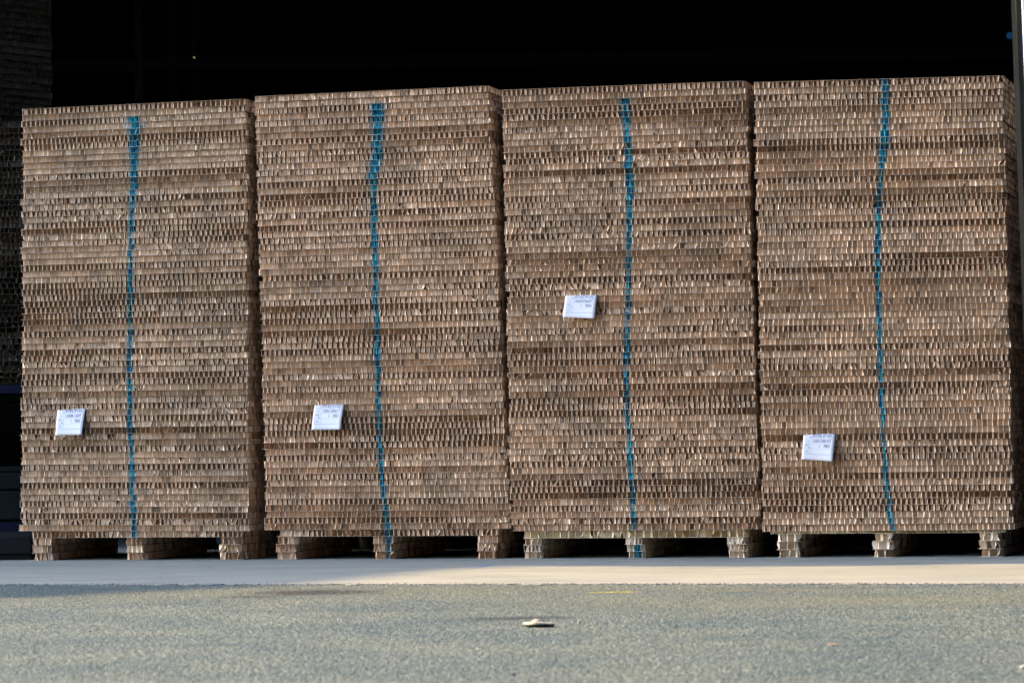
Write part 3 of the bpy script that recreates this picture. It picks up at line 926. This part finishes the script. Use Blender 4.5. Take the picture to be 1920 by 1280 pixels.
# interior steelwork
for (px0, px1, dd) in ((312, 332, 33), (360, 374, 33), (392, 410, 38), (770, 782, 40), (1388, 1396, 36), (252, 268, 30), (1560, 1572, 42)):
    a_ = at_depth(px0, 100, dd); c_ = at_depth(px1, 100, dd)
    mb = MB(); w_ = c_.x - a_.x
    mb.box((a_.x, dd, 0.001), (a_.x + w_, dd + 0.02, CAN_H - 0.01)); mb.box((a_.x, dd + 0.18, 0.001), (a_.x + w_, dd + 0.2, CAN_H - 0.01)); mb.box((a_.x + w_ * .45, dd + 0.021, 0.001), (a_.x + w_ * .55, dd + 0.179, CAN_H - 0.01))
    mb.build('column', M_STEEL_DARK, wh)
for (py, dd) in ((112, 32.5), (68, 37.5), (150, 44)):
    a_ = at_depth(960, py, dd)
    mb = MB(); mb.box((xl + .01, dd, a_.z - 0.06), (xr + 4.9, dd + 0.1, a_.z + 0.06)); mb.build('beam', M_STEEL_DARK, wh)

def emit(name, col, k):
    m, nt, b = new_mat(name)
    b.inputs['Base Color'].default_value = (*col, 1); b.inputs['Emission Color'].default_value = (*col, 1); b.inputs['Emission Strength'].default_value = k
    return m
# two far lights inside
def far_light(name, px, py, dd, r, mat, label):
    p = at_depth(px, py, dd)
    root = empty(name, p); prop(root, label, 'lamp')
    mb = MB(); mb.box((-r * 1.3, 0.012, -r * 1.2), (r * 1.3, 0.08, r * 1.2)); mb.build('housing', M_STEEL_DARK, root)
    mb = MB(); mb.tube((0, 0.0, 0), (0, 0.010, 0), r, 20); mb.build('lens', mat, root)
    mb = MB(); mb.tube((0, 0.05, r * 1.2), (0, 0.05, r * 1.2 + (CAN_H - 0.01 - p.z - r * 1.2)), 0.01); mb.build('hanger', M_STEEL_DARK, root)
far_light('blue_lamp', 1894, 67, 30, 0.030, emit('blue_glow', (0.0, 0.04, 0.11), 0.035), 'small blurred blue lamp glowing in the dark above the rightmost stack')
far_light('yellow_lamp', 364, 108, 30, 0.007, emit('warm_glow', (0.6, 0.5, 0.3), 0.04), 'tiny yellowish lamp in the dark above the leftmost front stack')

# ------------------------------------------------------------------ litter on the asphalt
c = on_ground(1010, 1173)
root = empty('flattened_bottle_cap', (c.x, c.y, -0.003), rad(6))
prop(root, 'flattened cream and dark ribbed disc lying on the asphalt in the foreground', 'litter')
M_DISC, nt, b = new_mat('disc_cream')
geo = N(nt, 'ShaderNodeTexCoord'); n_ = N(nt, 'ShaderNodeTexNoise', i_Scale=40.0, i_Detail=4.0); nt.links.new(geo.outputs['Object'], n_.inputs['Vector'])
r_ = ramp(nt, [(0.35, (0.036, 0.029, 0.013)), (0.5, (0.075, 0.064, 0.034)), (0.7, (0.14, 0.128, 0.085))]); nt.links.new(n_.outputs[0], r_.inputs[0]); nt.links.new(r_.outputs[0], b.inputs['Base Color'])
b.inputs['Roughness'].default_value = 0.6
M_DISC_DARK = plain('disc_rim', (0.008, 0.018, 0.02), 0.5, noise=0.3, scale=60)
def disc(profile, n, rib, sx, sy, seed, warp=0.0):
    rg = random.Random(seed); v, f = [], []
    ph = rg.uniform(0, 6)
    for (r, z) in profile:
        for i in range(n):
            t_ = 2 * math.pi * i / n
            k_ = 1 + (rib * (1 if i % 2 else -1) if r > 0.6 else 0) + 0.03 * math.sin(3 * t_ + ph)
            v.append((r * k_ * sx * math.cos(t_), r * k_ * sy * math.sin(t_), z + warp * math.cos(t_ + 2.6) * r + warp * 0.4 * math.sin(3 * t_) * r))
    for a_ in range(len(profile) - 1):
        for i in range(n):
            j = (i + 1) % n
            f.append((a_*n+i, a_*n+j, (a_+1)*n+j, (a_+1)*n+i))
    f.append(tuple(range(n))[::-1]); f.append(tuple((len(profile)-1)*n + i for i in range(n)))
    return v, f
v, f = disc([(0.80, 0.0), (0.96, 0.003), (0.99, 0.006), (0.98, 0.0075)], 72, 0.014, 0.049, 0.042, 1, 0.002)
mb = MB(); mb.v, mb.f = v, f; mb.build('rim', M_DISC_DARK, root)
v, f = disc([(0.985, 0.0077), (1.0, 0.0100), (0.95, 0.0130), (0.80, 0.0150), (0.58, 0.0165), (0.45, 0.0185), (0.34, 0.0225), (0.20, 0.0250), (0.05, 0.0258)], 72, 0.014, 0.049, 0.042, 1, 0.002)
mb = MB(); mb.v, mb.f = v, f; mb.build('top', M_DISC, root)

M_DARKSTONE = plain('dark_stone', (0.035, 0.04, 0.045), 0.8, noise=0.4, scale=80)
M_PALESTONE = plain('pale_stone', (0.15, 0.145, 0.125), 0.8, noise=0.2, scale=80)
M_ORANGE = plain('orange_leaf', (0.085, 0.040, 0.016), 0.7, noise=0.3, scale=80)
def pebble(name, px, py, wpx, hpx, mat, label, cat='stone', seed=1):
    c = on_ground(px, py); s_ = F / c.y
    rg = random.Random(seed)
    v, f = [], []
    nl, nr = 6, 10
    rx = wpx / s_ / 2; rz = hpx / s_
    for a_ in range(nl + 1):
        ph = math.pi * a_ / nl
        for i in range(nr):
            t_ = 2 * math.pi * i / nr
            k_ = rg.uniform(0.85, 1.12)
            v.append((rx * math.sin(ph) * math.cos(t_) * k_, rx * 0.8 * math.sin(ph) * math.sin(t_) * k_, rz * (0.5 - 0.5 * math.cos(ph)) * (1 if a_ in (0, nl) else k_)))
    for a_ in range(nl):
        for i in range(nr):
            j = (i + 1) % nr
            f.append((a_*nr+i, a_*nr+j, (a_+1)*nr+j, (a_+1)*nr+i))
    mb = MB(); mb.v, mb.f = v, f
    o = mb.build(name, mat); o.location = (c.x, c.y, -0.005)
    prop(o, label, cat)
pebble('dark_pebble', 963, 1264, 9, 7, M_DARKSTONE, 'small black pebble at the bottom edge of the photo, below the ribbed disc', seed=2)
pebble('white_chip', 1086, 1168, 4.5, 9, M_PALESTONE, 'small upright white chip right of the ribbed disc', 'chip', seed=3)
pebble('dark_pebble', 169, 1182, 7, 4, M_DARKSTONE, 'small dark pebble on the asphalt below the leftmost stack', seed=4)
pebble('dark_pebble', 1170, 1219, 7, 4, M_DARKSTONE, 'small dark pebble on the asphalt right of and below the ribbed disc', seed=5)
pebble('white_pebble', 1918, 1250, 12, 8, M_PALESTONE, 'pale pebble at the right edge of the photo', seed=6)
pebble('white_pebble', 932, 1183, 4.5, 3, M_PALESTONE, 'tiny white pebble left of and below the ribbed disc', seed=7)
pebble('dry_leaf_scrap', 1562, 1206, 22, 4, M_ORANGE, 'orange leaf scrap on the asphalt below the rightmost stack', 'leaf', seed=8)
